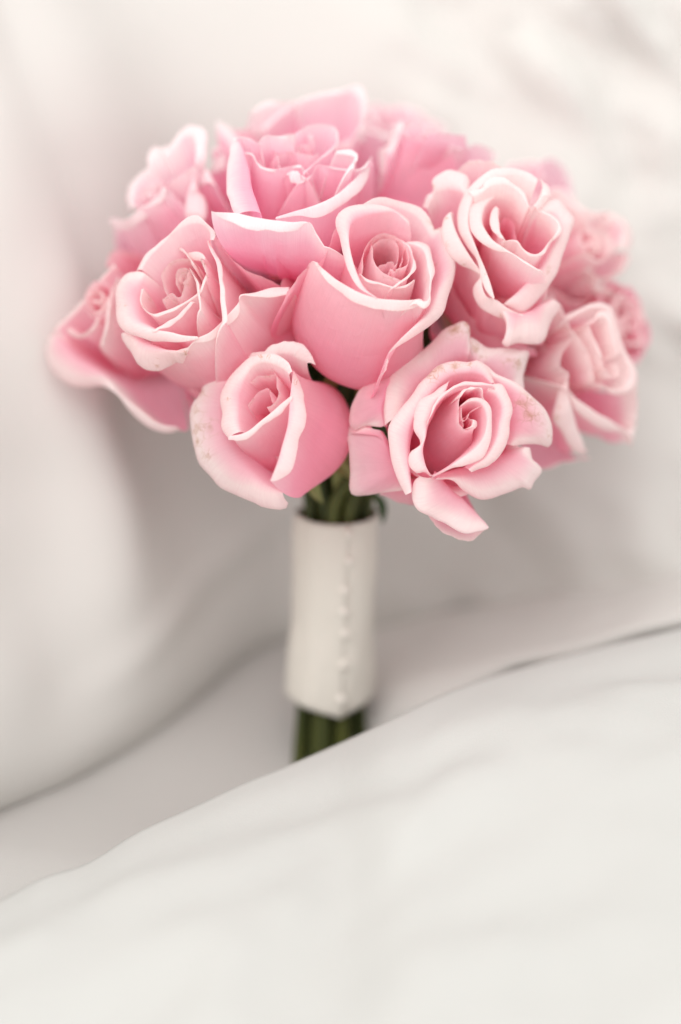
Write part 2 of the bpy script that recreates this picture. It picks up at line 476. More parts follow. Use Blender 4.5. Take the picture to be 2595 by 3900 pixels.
C.petal("800,150,6.6 900,130,6.6 1020,150,6.5 1140,210,6.3 1220,310,6.0 1290,440,5.7 1330,580,5.5 1300,760,5.3 1240,900,5.0 1120,1030,4.7 960,1200,4.2", 5, "745,118,6.8 820,84,6.85 900,70,6.9 1000,85,6.8 1120,112,6.6 1190,145,6.5 1235,195,6.4 1262,245,6.2 1285,305,6.0 1335,290,5.8 1370,345,5.7 1432,560,5.2 1390,770,4.9 1340,940,4.7 1260,1015,4.5 1120,1110,4.3 940,1240,4.0", 5, flare=28, bulge=1.15, stain="1262,240,26 1285,285,28 1310,292,16 1270,580,20")
C.petal("945,1235,4.0 938,1300,3.6 920,1350,3.2 880,1395,2.9", 1.4, flare=30, bulge=1.2)
C.petal("730,640 800,680 880,700 1000,727 1075,722 1110,700 1130,680", 5.7, "722,632 790,690 880,715 1000,742 1080,740 1130,715 1138,672", 5.65, flare=-4, bulge=1.2)
C.petal("985,720 1060,670 1110,610 1125,540 1110,490 1080,430 1030,380", 5.85, "1000,728 1080,680 1125,620 1141,560 1130,520 1112,480 1085,420 1030,372", 5.85, flare=2, bulge=1.2)
C.petal("1045,688 960,650 880,605 840,540 826,460 825,395 860,345 930,335", 5.85, flare=-4, bulge=1.3)
C.petal("742,625 755,540 775,450 815,370 885,328 970,340 1050,395 1085,450 1085,520 1060,570 1000,605", 5.9, flare=-2, bulge=1.2)
C.petal("832,400 900,374 970,380 1008,430 1018,510 990,590", 5.85, flare=-5, bulge=1.2, rip=0.015)
C.petal("1060,440 1050,520 1020,570 990,610 960,600", 5.85, flare=-5, bulge=1.2, rip=0.015)
C.petal("870,570 940,548 985,552 985,590 940,615", 5.75, flare=-5, bulge=1.2, rip=0.015)

# --- left rose
D = rose("front left rose, small open heart, pale flap folded down at its lower left", (160, 800, 1000 / 1568), (840, 395), -0.8, (-0.38, 0.50, 0.78), 5.5, M_ROSE)
D.tone = 0.03
D.belly(5, 1.75, 2.9, 10)
D.petal("1478,462,3.6 1370,466,4.1 1270,497,4.4 1188,512,4.7 1178,545,4.8 1135,600,4.9 1075,665,5.0 1000,730,5.0 930,770,5.0 875,822,4.7", 4.7, "1475,500,3.3 1380,522,3.8 1260,516,4.2 1193,514,4.6 1165,625,4.5 1112,690,4.6 1040,755,4.6 965,790,4.6 905,800,4.6 866,858,4.4", 4.5, flare=-4, low=0.02, br=3.9, ext=(0, 85), stain="862,845,14")
D.petal("990,190,6.0 1015,250,5.9 1040,330,5.8 1058,430,5.6 1070,540,5.4 1076,670,5.2", 5.6, "1000,178,5.9 1045,270,5.7 1075,370,5.5 1092,450,5.4 1101,540,5.3 1100,655,5.1", 5.3, flare=0, bulge=1.35, reach=0.5)
D.petal("1030,150,5.9 1100,260,5.5 1200,340,5.0 1320,400,4.2 1420,452,3.4", 5.0, flare=0, bulge=1.3)
D.petal("600,360,6.0 680,250,6.3 780,150,6.5 880,95,6.6 950,90,6.6 1000,130,6.4 1010,180,6.2", 6.3, "575,370,5.8 620,275,6.1 700,195,6.4 800,105,6.7 875,52,6.8 930,38,6.8 985,70,6.7 1043,130,6.4 1030,180,6.2", 6.4, flare=22, bulge=1.0, stain="1040,140,10")
D.petal("620,380,5.9 600,440,5.8 570,520,5.7 570,600,5.6 600,660,5.5 670,700,5.5 760,730,5.5 850,748,5.4 930,755,5.2", 5.6, "580,368,5.8 508,388,5.6 460,465,5.3 443,570,5.2 448,640,5.2 488,705,5.2 535,740,5.2 640,778,5.2 760,790,5.2 870,778,5.2 938,768,5.1", 5.2, flare=20, bulge=1.1, stain="450,572,12 500,580,10 655,300,10")
D.petal("500,728,4.9 600,780,4.9 700,815,4.8 790,840,4.7 862,855,4.6", 4.8, "478,745,4.7 490,790,4.5 540,865,4.2 610,932,3.9 690,956,3.7 760,932,3.7 800,912,3.8 838,922,3.8 868,862,4.3", 4.2, flare=30, bulge=1.1, stain="685,930,14 690,890,10 800,915,14 860,860,14 520,755,10")
D.petal("760,960,2.6 860,1040,2.0 950,1095,1.4 1060,1090,1.0", 1.9, flare=20, bulge=1.3)
D.petal("605,470,5.8 590,540,5.7 610,590,5.6 660,620,5.55 720,606,5.6 800,575,5.6 880,530,5.65 940,480,5.7 965,420,5.8 985,385,5.8", 5.6, "590,480,5.7 580,550,5.6 602,602,5.5 665,634,5.45 730,618,5.5 810,585,5.5 890,545,5.55 955,490,5.6 975,430,5.7 992,385,5.7", 5.5, flare=4, bulge=1.15, stain="610,570,14 650,540,10")
D.petal("672,722 740,672 820,620 890,550", 5.55, "680,724 760,690 840,635 905,560", 5.35, flare=0, bulge=1.25)
D.petal("890,350 912,420 935,520 942,590", 5.75, "880,345 935,440 948,520 948,590", 5.6, flare=-2, bulge=1.2)
D.petal("750,505 722,440 728,370 770,305 840,288 900,300 935,350", 5.7, flare=-4, bulge=1.2, rip=0.02)
D.petal("720,530 770,505 825,520 850,450 880,350", 5.6, flare=-6, bulge=1.2, rip=0.02)
D.petal("870,255 930,245 968,275 975,330 985,395", 5.9, "860,262 900,290 950,330 988,398", 5.7, flare=0, bulge=1.2, stain="975,320,14 985,390,10")
D.petal("815,215 850,240 890,300 920,340", 5.9, "800,205 830,250 880,300 915,350", 5.8, flare=0, bulge=1.2)
D.petal("800,440 798,395 820,352 870,352 880,400 860,440", 5.55, flare=-8, bulge=1.2, rip=0.01, wob=0.02)
D.petal("815,415 830,375 862,372 868,410 840,435", 5.5, flare=-8, bulge=1.2, rip=0.01, wob=0.02)
D.petal("830,420 838,392 856,395 852,420", 5.45, flare=-8, bulge=1.2, rip=0.01, wob=0.02)

# --- lower left rose
I = rose("rose just above the wrap on the left, one white fold crossing its deep pink heart", (700, 1250, 700 / 1568), (690, 600), 0.3, (-0.36, 0.40, 0.84), 5.2, M_ROSE)
I.tone = -0.03
I.belly(5, 1.6, 2.7, 40)
I.petal("928,360 922,470 915,560 908,660 900,760 890,850 840,1020 785,1180 738,1300", 5.2, "935,375,5.1 1000,490 1040,590 1058,700 1040,830 985,950 955,1110 905,1220 800,1292 762,1310,4.6", 4.7, flare=-2, low=0.05, br=(4.7, 2.6), ext=(45, 0), stain="960,460,26 975,950,16")
I.petal("900,400,5.5 830,330,5.5 700,300,5.5 590,340,5.4 520,450,5.4 480,600,5.3 480,760,5.2 500,880,5.1", 5.3, "932,368,5.6 905,290,5.6 850,240,5.6 760,214,5.6 660,235,5.5 560,260,5.4 470,335,5.3 395,405,5.2 338,510,5.0 318,600,4.9 342,730,4.8 335,850,4.8 385,945,4.8", 5.2, flare=20, bulge=1.0, stain="650,240,26 720,240,18 345,530,14 380,600,12")
I.petal("402,922 470,908 560,868 650,800 740,728 850,640 922,575", 5.2, "383,955 480,957 570,922 680,842 780,772 870,695 922,615", 5.1, flare=-2, bulge=1.3)
I.petal("680,270,5.0 560,300,4.9 440,400,4.8 370,520,4.6 345,680,4.4 360,860,4.2 430,1020,4.0 540,1160,3.7 680,1300,3.3 850,1400,2.9", 4, "700,212,5.1 600,212,5.0 500,225,4.9 400,250,4.8 300,330,4.6 210,440,4.4 165,520,4.2 150,580,4.1 100,640,4.0 68,740,3.8 80,900,3.6 110,1030,3.5 150,1150,3.3 250,1260,3.1 330,1360,2.9 480,1440,2.7 620,1510,2.5 670,1540,2.4 870,1545,2.3 892,1490,2.3", 3.5, flare=35, bulge=1.05, stain="345,310,55 430,250,35 470,290,30 160,560,45 110,700,50 110,850,55 220,850,60 200,1080,45 120,960,50")
I.petal("690,290,5.1 780,240,5.0 880,230,4.8 980,260,4.5 1050,310,4.2", 4.7, "680,205,5.1 760,150,5.1 850,125,5.0 940,122,4.8 1020,118,4.6 1062,180,4.5 1110,270,4.2 1128,330,4.0", 4.6, flare=28, bulge=1.2)
I.petal("738,340 785,395 800,490 797,580 765,630 708,665", 5.25, flare=0, bulge=1.2)
I.petal("550,650 600,570 650,525 715,515 735,570 745,620", 5.15, flare=-4, bulge=1.2)
I.petal("500,480 580,440 680,410 780,385", 5.2, flare=4, bulge=1.0)

# --- lower right rose, wide open
J = rose("wide open rose at lower right facing the viewer with one long petal hanging down", (1280, 1200, 900 / 1568), (890, 700), 0.6, (0.14, 0.16, 0.977), 5.0, M_ROSE)
J.tone = -0.04
J.belly(5, 1.6, 2.6, 0)
for q in range(6):
    J.ring(60 * q + 20, 40, 2.5, 2.9, 40, 0.3, 0.0)
J.petal("845,500 822,560 814,640 828,715 858,757 920,758", 5.0, flare=-4, br=4.6, wob=0.02)
J.petal("835,600 880,580 950,590 985,640 1000,720 970,820 900,900 780,980 645,1068", 4.9, "825,598 890,555 965,560 1012,595 1042,690 1032,820 975,945 850,1000 780,1008 640,1078", 4.75, flare=14, bulge=1.2)
J.petal("1000,500 1060,540 1090,620 1080,740 1040,860 960,960 880,1030", 4.6, "1030,462 1100,462 1152,560 1176,650 1140,800 1090,920 1000,1010 900,1052", 4.35, flare=22, bulge=1.15)
J.petal("620,690 680,590 760,500 870,462 960,465 1035,470", 4.9, "610,720 670,570 760,470 870,438 960,445 1040,465", 4.85, flare=8, bulge=1.2)
J.petal("828,545 870,500 940,485 965,500 978,550", 4.95, "845,500 890,480 945,474 970,500 980,556", 4.9, flare=0, bulge=1.2)
J.petal("835,590 830,640 850,700 875,690 890,640 960,605 1005,600", 4.9, flare=0, bulge=1.2, wob=0.02)
J.petal("1030,455 960,400 860,395 760,420 650,500 570,600 510,720 480,850 478,1000 505,1170", 4.4, "1052,462 1000,345 930,303 885,318 780,312 690,330 600,408 543,460 500,532 400,660 352,745 348,850 370,1000 405,1090 462,1192", 4.0, flare=24, bulge=1.1, stain="780,335,40 895,325,22 690,350,45 640,390,50 550,440,20")
J.petal("750,436 715,520 665,600 625,690 590,800 575,900 590,980 640,1062", 4.7, "750,438 650,510 560,580 513,680 516,750 545,840 540,880 488,912 492,1000 540,1048 590,1035 630,1062", 4.45, flare=16, bulge=1.15, stain="500,905,12 520,690,14")
J.petal("640,1072,4.0 720,1150,3.8 830,1240,3.5 930,1320,3.3 1012,1405,3.1", 3.5, "560,1060,4.1 515,1110,4.0 505,1200,3.9 540,1280,3.8 650,1345,3.6 750,1400,3.5 860,1440,3.4 950,1440,3.3 1016,1410,3.1", 3.3, flare=42, bulge=0.95, low=0.2)
J.petal("600,1320,3.3 660,1390,3.1 760,1475,2.9 850,1484,2.8 930,1482,2.8 1010,1412,2.9", 3.0, flare=50, bulge=0.9, low=0.2)
J.petal("670,1078,4.0 800,1070,3.9 930,1040,3.7 1080,990,3.5 1180,930,3.4 1255,875,3.3", 3.7, "655,1090,3.9 780,1105,3.7 845,1162,3.4 970,1217,3.1 1120,1182,2.9 1240,1143,2.8 1285,1162,2.7 1310,1112,2.7 1356,1030,2.7 1330,990,2.8 1292,960,2.9 1285,880,3.1", 3.0, flare=40, bulge=1.0)
J.petal("960,340,4.0 1060,440,3.9 1150,560,3.8 1180,700,3.7 1170,800,3.6 1150,860,3.5", 3.8, "942,305,4.0 1050,368,3.9 1200,480,3.7 1290,548,3.5 1380,640,3.3 1432,730,3.1 1430,800,3.0 1398,877,2.9 1340,858,3.0 1250,860,3.2 1180,870,3.4", 3.4, flare=35, bulge=1.05, stain="1270,655,60 1250,590,60 1300,560,30 1330,680,40 1420,800,20")
J.petal("430,680,3.3 480,570,3.4 590,440,3.5 720,330,3.6 880,270,3.6", 3.4, "322,745,2.9 303,640,2.9 330,470,2.9 400,342,2.9 560,240,2.9 700,130,2.9 785,78,2.9 850,52,2.9 885,75,2.9 890,120,3.0 885,175,3.1", 2.9, flare=40, bulge=1.05, stain="870,62,34 885,100,20 800,95,45 770,110,40")
J.petal("850,300,3.1 900,300,3.2 980,340,3.2 1080,420,3.1 1180,520,3.0", 3.1, "835,190,2.6 880,150,2.6 1000,212,2.6 1100,238,2.5 1200,246,2.4 1272,250,2.3 1258,350,2.4 1238,440,2.5 1240,520,2.6", 2.5, flare=40, bulge=1.1, stain="905,190,30 930,230,34 960,280,34 1215,322,40 1150,300,40")
J.petal("325,735,3.1 305,640,3.2 335,500,3.2 420,390,3.2", 3.2, "312,744,3.0 200,738,2.5 112,762,2.1 90,722,2.0 110,600,2.1 190,480,2.3 330,370,2.8", 2.1, flare=34, bulge=1.1, pale=-0.12, roll=0.12)
J.petal("462,1140,2.6 400,1010,2.8 340,880,2.8 300,765,2.8", 2.7, "450,1168,2.4 300,1182,2.0 200,1196,1.7 108,1190,1.5 96,1050,1.6 82,900 82,790,1.5 110,690,1.5 200,660,1.8 84,790,1.7 190,745,2.3", 1.7, flare=34, bulge=1.1, pale=-0.12, roll=0.12)
J.petal("320,1150,2.0 450,1120,2.2 620,1080,2.4 840,1080,2.4", 2.0, "300,1190,1.4 400,1240,1.3 520,1262,1.3 640,1245,1.3 760,1200,1.4 842,1150,1.5", 1.3, flare=45, bulge=1.0, pale=-0.3)
J.petal("862,752 900,735 905,700 890,690", 4.7, "868,760 925,755 935,705 900,690", 4.6, flare=0, bulge=1.2, wob=0.01, rip=0.01)
J.petal("850,740 845,700 868,670 890,690 880,730", 4.6, flare=-6, bulge=1.2, wob=0.01, rip=0.01)

# --- large rose on the right
H = rose("large ruffled rose on the right with a white edged inner petal curling over its heart", (1550, 560, 900 / 1568), (690, 560), -1.5, (0.1, 0.50, 0.86), 5.5, M_ROSE)
H.tone = 0.06
H.belly(5, 1.7, 2.9, 30)
H.petal("610,410 612,500 625,570 655,618", 5.75, "588,398 552,455 558,530 600,590 640,612", 5.7, flare=-2, bulge=1.2, wob=0.02)
H.petal("622,600 618,520 640,478 675,470 705,500 722,580 740,640", 5.3, flare=-8, bulge=1.2, wob=0.02, pale=-0.3)
H.petal("640,628 690,616 735,622 765,665 805,700 860,715 905,690 945,630 985,575 1000,520 960,470 880,430 800,405", 5.75, "628,634 690,628 728,634 760,680 805,722 860,733 915,705 955,635 1010,585 1026,555 1003,495 960,455 880,415 805,395", 5.65, flare=8, bulge=1.2, stain="970,610,16 650,655,12")
H.petal("868,806 760,740 650,672 570,620 525,560 503,500 512,440 540,380 600,330 680,320 760,350", 5.8, "872,822 780,768 690,712 590,690 500,635 440,572 416,470 428,400 470,350 540,315 600,305 700,300", 5.6, flare=12, bulge=1.3, stain="570,690,12 640,680,10")
H.petal("450,340,6.1 540,270,6.4 620,250,6.5 700,270,6.4 770,330,6.2 805,400,6.0", 6.2, "405,300,6.0 490,262,6.3 520,222,6.5 580,205,6.6 660,212,6.6 735,258,6.4 790,320,6.2 815,400,6.0", 6.3, flare=16, bulge=1.0)
H.petal("580,1000,4.6 555,900,4.8 520,800,5.0 485,720,5.2 450,620,5.4 415,520,5.5 410,420,5.7 450,320,6.0 540,230,6.3 680,190,6.5 800,220,6.4 860,250,6.3", 5.6, "578,1018,4.5 530,965,4.6 500,890,4.7 475,745,4.9 400,660,5.0 348,570,5.1 333,480,5.2 340,390,5.4 382,300,5.7 440,245,6.0 500,195,6.3 580,150,6.6 700,143,6.7 830,182,6.5 872,207,6.4", 5.5, flare=18, bulge=1.2, stain="520,845,10")
H.petal("840,390,6.1 890,330,6.2 900,280,6.3", 6.2, "870,420,5.9 935,350,6.0 958,318,6.1 925,250,6.2 868,205,6.3", 6.2, flare=22, bulge=1.0)
H.petal("870,440,5.6 960,450,5.5 1000,520,5.3 980,640,5.0 900,780,4.7 810,880,4.4 720,970,4.1 640,1050,3.8", 5, "880,402,5.7 930,360,5.7 1005,350,5.6 1055,420,5.3 1105,480,5.1 1092,580,4.9 1045,700,4.6 975,850,4.2 880,1010,3.7 820,1070,3.5 755,1103,3.4 650,1055,3.6", 4.6, flare=22, bulge=1.15, stain="945,810,16 930,840,16")
H.petal("300,450,5.4 335,560,5.3 375,650,5.2 430,740,5.0 480,810,4.8 500,860,4.7 500,930,4.5 530,1000,4.3 600,1020,4.1 660,1060,3.9 740,1100,3.7", 4.8, "290,435,5.4 255,480,5.2 248,620,5.0 290,730,4.8 350,785,4.6 420,812,4.5 490,852,4.5 440,930,4.2 440,990,4.0 480,1065,3.8 560,1112,3.6 655,1132,3.4 740,1110,3.5", 4.4, flare=10, bulge=1.35, stain="270,640,14 375,775,14 265,470,12 630,1120,14")
H.petal("600,1040,3.8 680,1085,3.7 760,1105,3.6 860,1065,3.5 960,1010,3.4", 3.6, "640,1125,3.4 662,1180,3.2 645,1270,3.0 630,1300,2.9 665,1334,2.8 700,1318,2.8 740,1298,2.8 820,1304,2.7 890,1300,2.6 930,1230,2.6 975,1130,2.7 1010,1050,2.8", 3.0, flare=40, bulge=1.1, stain="630,1120,16")
H.petal("130,410,4.4 190,320,4.9 260,290,5.2 340,300,5.4 400,330,5.5", 5.1, "88,400,4.2 135,330,4.6 178,285,5.0 172,230,5.3 210,178,5.5 270,156,5.6 340,166,5.6 416,208,5.6 412,262,5.5", 5.3, flare=30, bulge=1.2, stain="178,258,14")
H.petal("330,170,5.4 390,110,5.7 470,82,5.9 540,88,5.9 600,120,5.8 640,145,5.7", 5.8, flare=22, bulge=1.0, stain="610,125,16")
H.petal("280,640,3.4 270,800,2.9 230,1000,2.2 170,1200,1.4", 2.6, flare=6, bulge=1.5, pale=-0.2)
H.petal("280,900,2.6 380,1050,2.4 500,1180,2.0 640,1290,1.6", 2.1, flare=2, bulge=1.5, pale=-0.2)

# --- top middle rose
B = rose("tall rose at the top centre with wide white rolled rims on its left and right", (700, 300, 900 / 1568), (800, 430), -3.5, (0.04, 0.84, 0.54), 5.6, M_COOL)
B.belly(5, 1.9, 3.0, 15)
B.petal("186,880,5.05 330,898,4.95 430,918,4.85 540,930,4.75 700,952,4.65 830,955,4.55 885,1035,4.05 935,1112,3.55", 3.9, "183,880,4.95 225,915,4.75 305,955,4.65 390,995,4.55 480,1005,4.45 560,995,4.45 655,1015,4.35 755,1005,4.35 835,958,4.45 880,1040,3.95 932,1116,3.45", 3.7, flare=4, br=(2.5, 4.2), low=-0.04, ext=(0, 20), wob=0.07)
B.petal("1245,520,5.2 1180,620,5.1 1080,715,5.0 980,790,4.9 850,852,4.8 720,885,4.7 615,915,4.6", 4.9, "1256,510,5.2 1235,640,4.9 1140,765,4.7 990,875,4.5 870,922,4.4 760,908,4.4 610,930,4.4", 4.6, flare=2, bulge=1.0, low=0.1, ext=(30, 0))
B.petal("365,395,6.0 410,500,5.8 440,640,5.5 475,790,5.1 520,915,4.7", 5.3, "335,395,5.9 290,545,5.5 284,690,5.1 310,850,4.7 350,920,4.4", 4.9, flare=10, bulge=0.95, ext=(0, 0), pale=-0.14)
B.petal("360,392,6.1 420,405,6.1 500,430,6.1", 6.1, "330,420,6.0 365,385,6.2 430,395,6.2 505,428,6.1", 6.1, flare=20, bulge=1.0)
B.petal("408,492,5.7 450,498,5.65 480,548,5.55 530,585,5.5 620,600,5.5 700,582,5.5 775,572,5.5 790,600,5.5", 5.5, "400,494,5.6 455,508,5.5 480,562,5.4 530,600,5.4 625,614,5.35 705,596,5.35 790,590,5.35 800,610,5.3", 5.4, flare=0, bulge=1.3)
B.petal("800,672,5.2 845,640,5.3 895,572,5.4 980,585,5.4 1080,600,5.3 1160,598,5.3 1235,535,5.4", 5.3, "790,692,5.1 830,662,5.2 905,572,5.4 985,592,5.3 1080,610,5.2 1165,606,5.2 1240,540,5.3", 5.2, flare=-2, bulge=1.25)
B.petal("775,640,5.4 760,620,5.4 720,610,5.4", 5.4, "805,662,5.1 780,698,5.0 725,694,5.0 695,640,5.2", 5.1, flare=8, bulge=1.2)
B.petal("745,370,6.0 830,322,6.2 930,312,6.2 1000,335,6.1 1015,395,5.9 985,450,5.8 900,525,5.6 790,625,5.45", 5.8, "740,366,6.0 830,308,6.3 930,300,6.3 1010,325,6.2 1028,395,5.9 1000,455,5.7 910,535,5.5 795,640,5.4", 5.8, flare=6, bulge=1.1)
B.petal("500,520,5.6 510,450,5.7 560,410,5.8 600,440,5.7 640,580,5.5", 5.6, flare=0, bulge=1.2)
B.petal("590,470,5.6 640,385,5.8 740,368,5.9 850,372,5.9 880,430,5.7", 5.7, flare=0, bulge=1.2)
B.petal("620,505,5.6 720,480,5.6 830,500,5.6 890,490,5.6", 5.6, flare=-4, bulge=1.2)
B.petal("760,450,5.6 790,430,5.6 830,440,5.6 840,470,5.5", 5.6, flare=-4, bulge=1.2)
B.petal("500,420,6.1 560,385,6.2 640,395,6.2 720,410,6.1", 6.1, "490,425,6.1 540,375,6.3 640,380,6.3 730,400,6.2", 6.1, flare=8, bulge=1.0)
B.petal("1250,530,4.6 1260,620,4.2 1200,760,3.6 1100,850,3.0 960,1100,2.2", 3.6, flare=4, bulge=1.5, pale=-0.2)
B.petal("1020,480,6.0 1100,470,6.0 1150,500,5.9 1120,560,5.8", 5.9, "1010,490,5.9 1080,500,5.9 1150,530,5.8 1130,590,5.7", 5.8, flare=10, bulge=1.0)

# --- upper left rose
F = rose("upper left rose turned away to the left behind the front left rose", (380, 440, 800 / 1568), (400, 560), -5.0, (-0.45, 0.70, 0.55), 5.5, M_COOL)
F.tone = 0.06
F.belly(5, 1.9, 3.0, 25)
F.core(5.5, 0.8)
F.petal("90,775,4.55 150,785,4.75 210,775,4.95 290,715,5.15 390,640,5.35 450,595,5.55 480,540,5.85", 4.8, "78,795,4.35 100,838,4.25 170,858,4.3 245,842,4.5 330,772,4.8 430,685,5.1 475,615,5.4 490,550,5.7", 4.5, flare=0, bulge=1.4, low=0.03)
F.petal("490,518,5.3 560,478,5.4 640,420,5.5 712,372,5.6", 5.45, "492,528,5.2 570,500,5.2 640,450,5.3 715,382,5.5", 5.3, flare=0, bulge=1.35, ext=(0, 0))
F.petal("500,310,6.0 560,240,6.1 630,170,6.2 690,160,6.2 715,240,6.0 715,370,5.7", 6.0, "490,300,5.9 530,225,6.1 600,130,6.3 660,80,6.3 720,75,6.3 780,120,6.1 802,220,5.8 795,330,5.5 765,412,5.2", 5.9, flare=14, bulge=1.0, ext=(0, 0))
F.petal("380,400,5.8 400,330,5.9 450,300,5.9 510,320,5.9", 5.9, "368,395,5.7 358,310,5.9 395,248,6.1 470,240,6.1 520,225,6.1", 6.0, flare=20, bulge=1.0)
F.petal("275,690,5.0 250,620,5.2 275,540,5.4 340,440,5.6 400,400,5.7", 5.4, "240,720,4.7 208,640,4.9 245,530,5.2 310,450,5.4 370,395,5.6", 5.2, flare=14, bulge=1.1, ext=(0, 0))
F.petal("300,640,5.3 320,560,5.4 420,470,5.6 480,480,5.5 470,540,5.4", 5.45, flare=0, bulge=1.2)
F.petal("330,600,5.4 400,520,5.5 460,500,5.5 440,580,5.4", 5.4, flare=-4, bulge=1.2)
F.petal("695,400,5.3 690,480,5.1 670,560,4.9 640,660,4.5 600,780,4.0 570,850,3.6", 4.8, "720,390,5.2 745,470,4.9 735,560,4.7 780,610,4.3 790,700,4.0 780,770,3.8 700,850,3.4", 4.2, flare=6, bulge=1.3)
F.petal("700,395,5.4 760,400,5.2 810,412,5.0", 5.2, "705,400,5.3 760,410,5.1 805,425,4.9 770,500,4.7 735,545,4.6", 5.0, flare=10, bulge=1.2)
F.petal("100,850,3.6 110,950,3.2 150,1080,2.6 230,1180,2.0", 3.0, flare=6, bulge=1.5)

# --- rose behind, between upper left and top middle
P = rose("deep pink rose glimpsed between the upper left rose and the top centre rose", (380, 440, 800 / 1568), (900, 300), -7.5, (-0.12, 0.85, 0.50), 5.5, M_COOL)
P.belly(6, 2.0, 3.6, 0)
P.petal("880,150,6.1 900,200,5.9 960,260,5.7 1000,300,5.5", 5.8, "872,60,6.3 925,65,6.3 985,120,6.1 1040,190,5.8 1020,240,5.6", 6.0, flare=20, bulge=1.1)
P.petal("850,290,5.6 880,270,5.6 930,290,5.5", 5.6, "840,260,5.6 880,240,5.6 940,270,5.5 945,330,5.3 930,400,5.1 830,412,5.0", 5.3, flare=14, bulge=1.1)
P.petal("760,420,5.0 850,425,4.9 940,440,4.8 960,560,4.4 930,680,4.0 880,720,3.8", 4.6, flare=4, bulge=1.35, pale=-0.25, stain="900,640,50")
P.petal("780,430,4.9 760,600,4.4 790,760,3.9 860,900,3.3", 4.2, flare=2, bulge=1.3, pale=-0.35)
P.petal("860,740,3.9 980,800,3.6 1080,900,3.2 1140,1040,2.6", 3.4, flare=4, bulge=1.4, pale=-0.35)
P.petal("980,110,6.0 1060,105,6.0 1140,120,5.9 1200,170,5.7", 5.9, flare=14, bulge=1.0)

# --- top rose at the back
A = rose("hindmost rose at the very top of the bouquet, one broad petal standing up", (700, 300, 900 / 1568), (850, 260), -9.5, (0.02, 0.84, 0.54), 5.4, M_COOL)
A.belly(6, 2.0, 3.4, 0); A.core(5.2, 0.8)
A.petal("560,350,5.6 620,270,6.1 740,180,6.6 880,130,6.9 1020,110,7.1 1120,100,7.1 1170,140,6.9 1180,300,6.1", 6.5, "480,385,5.2 590,262,6.0 750,150,6.7 900,92,7.1 1050,68,7.3 1150,44,7.4 1210,80,7.2 1222,200,6.6 1190,330,5.9", 6.7, flare=10, bulge=1.1)
A.petal("480,225,6.4 540,190,6.6 640,180,6.6 740,165,6.7", 6.6, "460,210,6.4 535,160,6.7 640,152,6.8 750,150,6.8", 6.6, flare=14, bulge=1.1)
A.petal("330,345,5.2 420,330,5.4 480,350,5.4 560,350,5.4", 5.4, flare=18, bulge=1.1)
for q in range(5):
    A.ring(72 * q + 200, 50, 2.0, 4.9, 14, 0.4, 0.2)
A.petal("1100,440,4.5 1160,400,4.7 1230,370,4.9 1330,400,4.6", 4.7, "1085,455,4.3 1150,400,4.6 1220,360,5.0 1300,385,4.8 1350,430,4.4", 4.6, flare=16, bulge=1.2)

# --- upper right rose behind
G = rose("smooth cool pink rose seen from the side, behind the centre and large ruffled roses", (1400, 300, 600 / 1568), (620, 520), -6.0, (0.12, 0.84, 0.53), 5.6, M_COOL)
G.belly(5, 1.9, 3.0, 0); G.core(5.4, 0.8)
G.petal("360,470,5.9 330,540,5.6 300,640,5.2 250,760,4.7 200,900,4.1 150,960,3.7", 5.0, "365,425,6.0 300,445,5.7 230,580,5.1 190,690,4.6 110,740,4.2 100,850,3.8 140,950,3.5", 4.6, flare=8, bulge=1.3, ext=(0, 0))
G.petal("390,545,5.7 430,585,5.6 520,625,5.5 640,655,5.4 760,690,5.3 850,790,4.9 890,880,4.5", 5.4, "380,545,5.6 425,600,5.5 520,640,5.4 640,672,5.3 750,700,5.2", 5.3, flare=-2, br=4.4, wob=0.02)
G.petal("365,480,6.0 440,420,6.3 520,430,6.3 560,490,6.1 580,540,5.9", 6.1, flare=10, bulge=1.0)
G.petal("480,570,5.7 580,560,5.8 680,580,5.8 800,640,5.6 880,700,5.3 1000,690,5.0", 5.6, "470,575,5.7 580,550,5.9 690,570,5.8 810,630,5.6 900,700,5.2 1010,700,4.9", 5.6, flare=4, bulge=1.1)
G.petal("620,550,6.1 720,535,6.2 850,545,6.1 980,570,5.8 1010,640,5.4", 5.9, flare=14, bulge=1.0)
G.petal("1000,690,5.0 1080,670,5.0 1180,710,4.8 1250,790,4.4", 4.8, "990,690,5.0 1100,655,5.1 1200,690,4.9 1300,780,4.4 1290,840,4.2", 4.7, flare=16, bulge=1.2)
G.petal("240,1190,2.9 400,1180,2.9 560,1160,2.9 640,1110,3.0", 2.9, "220,1200,2.7 400,1195,2.7 560,1185,2.7 650,1130,2.8", 2.7, flare=24, bulge=1.2)

# --- back roses, top right
N = rose("blurred rose at the back of the top right edge, behind the cool pink rose", (1400, 300, 600 / 1568), (330, 440), -12.5, (0.2, 0.84, 0.5), 5.4, M_COOL)
N.belly(6, 1.9, 3.4, 0); N.core(5.3, 0.9)
for q in range(6):
    N.ring(60 * q + 15, 44, 1.9, 5.4, 8, 0.35, 0.1)
for q in range(4):
    N.ring(90 * q, 52, 1.3, 5.6, 4, 0.2, 0.05)
O = rose("blurred rose at the back right, peeping over the large ruffled rose", (1550, 560, 900 / 1568), (930, 290), -9.5, (0.42, 0.72, 0.55), 5.4, M_COOL)
O.belly(6, 1.9, 3.2, 0); O.core(5.2, 0.8)
O.petal("690,130,5.4 760,115,5.6 860,120,5.8 900,170,5.7", 5.6, "680,105,5.4 770,95,5.7 875,108,5.9 885,170,5.7 880,230,5.5", 5.6, flare=12, bulge=1.1)
O.petal("880,130,5.9 940,90,5.9 1010,130,5.6 1060,220,5.1 1090,320,4.6", 5.4, "870,115,5.9 945,68,5.9 1035,125,5.5 1085,230,4.9 1110,330,4.4", 5.3, flare=12, bulge=1.2)
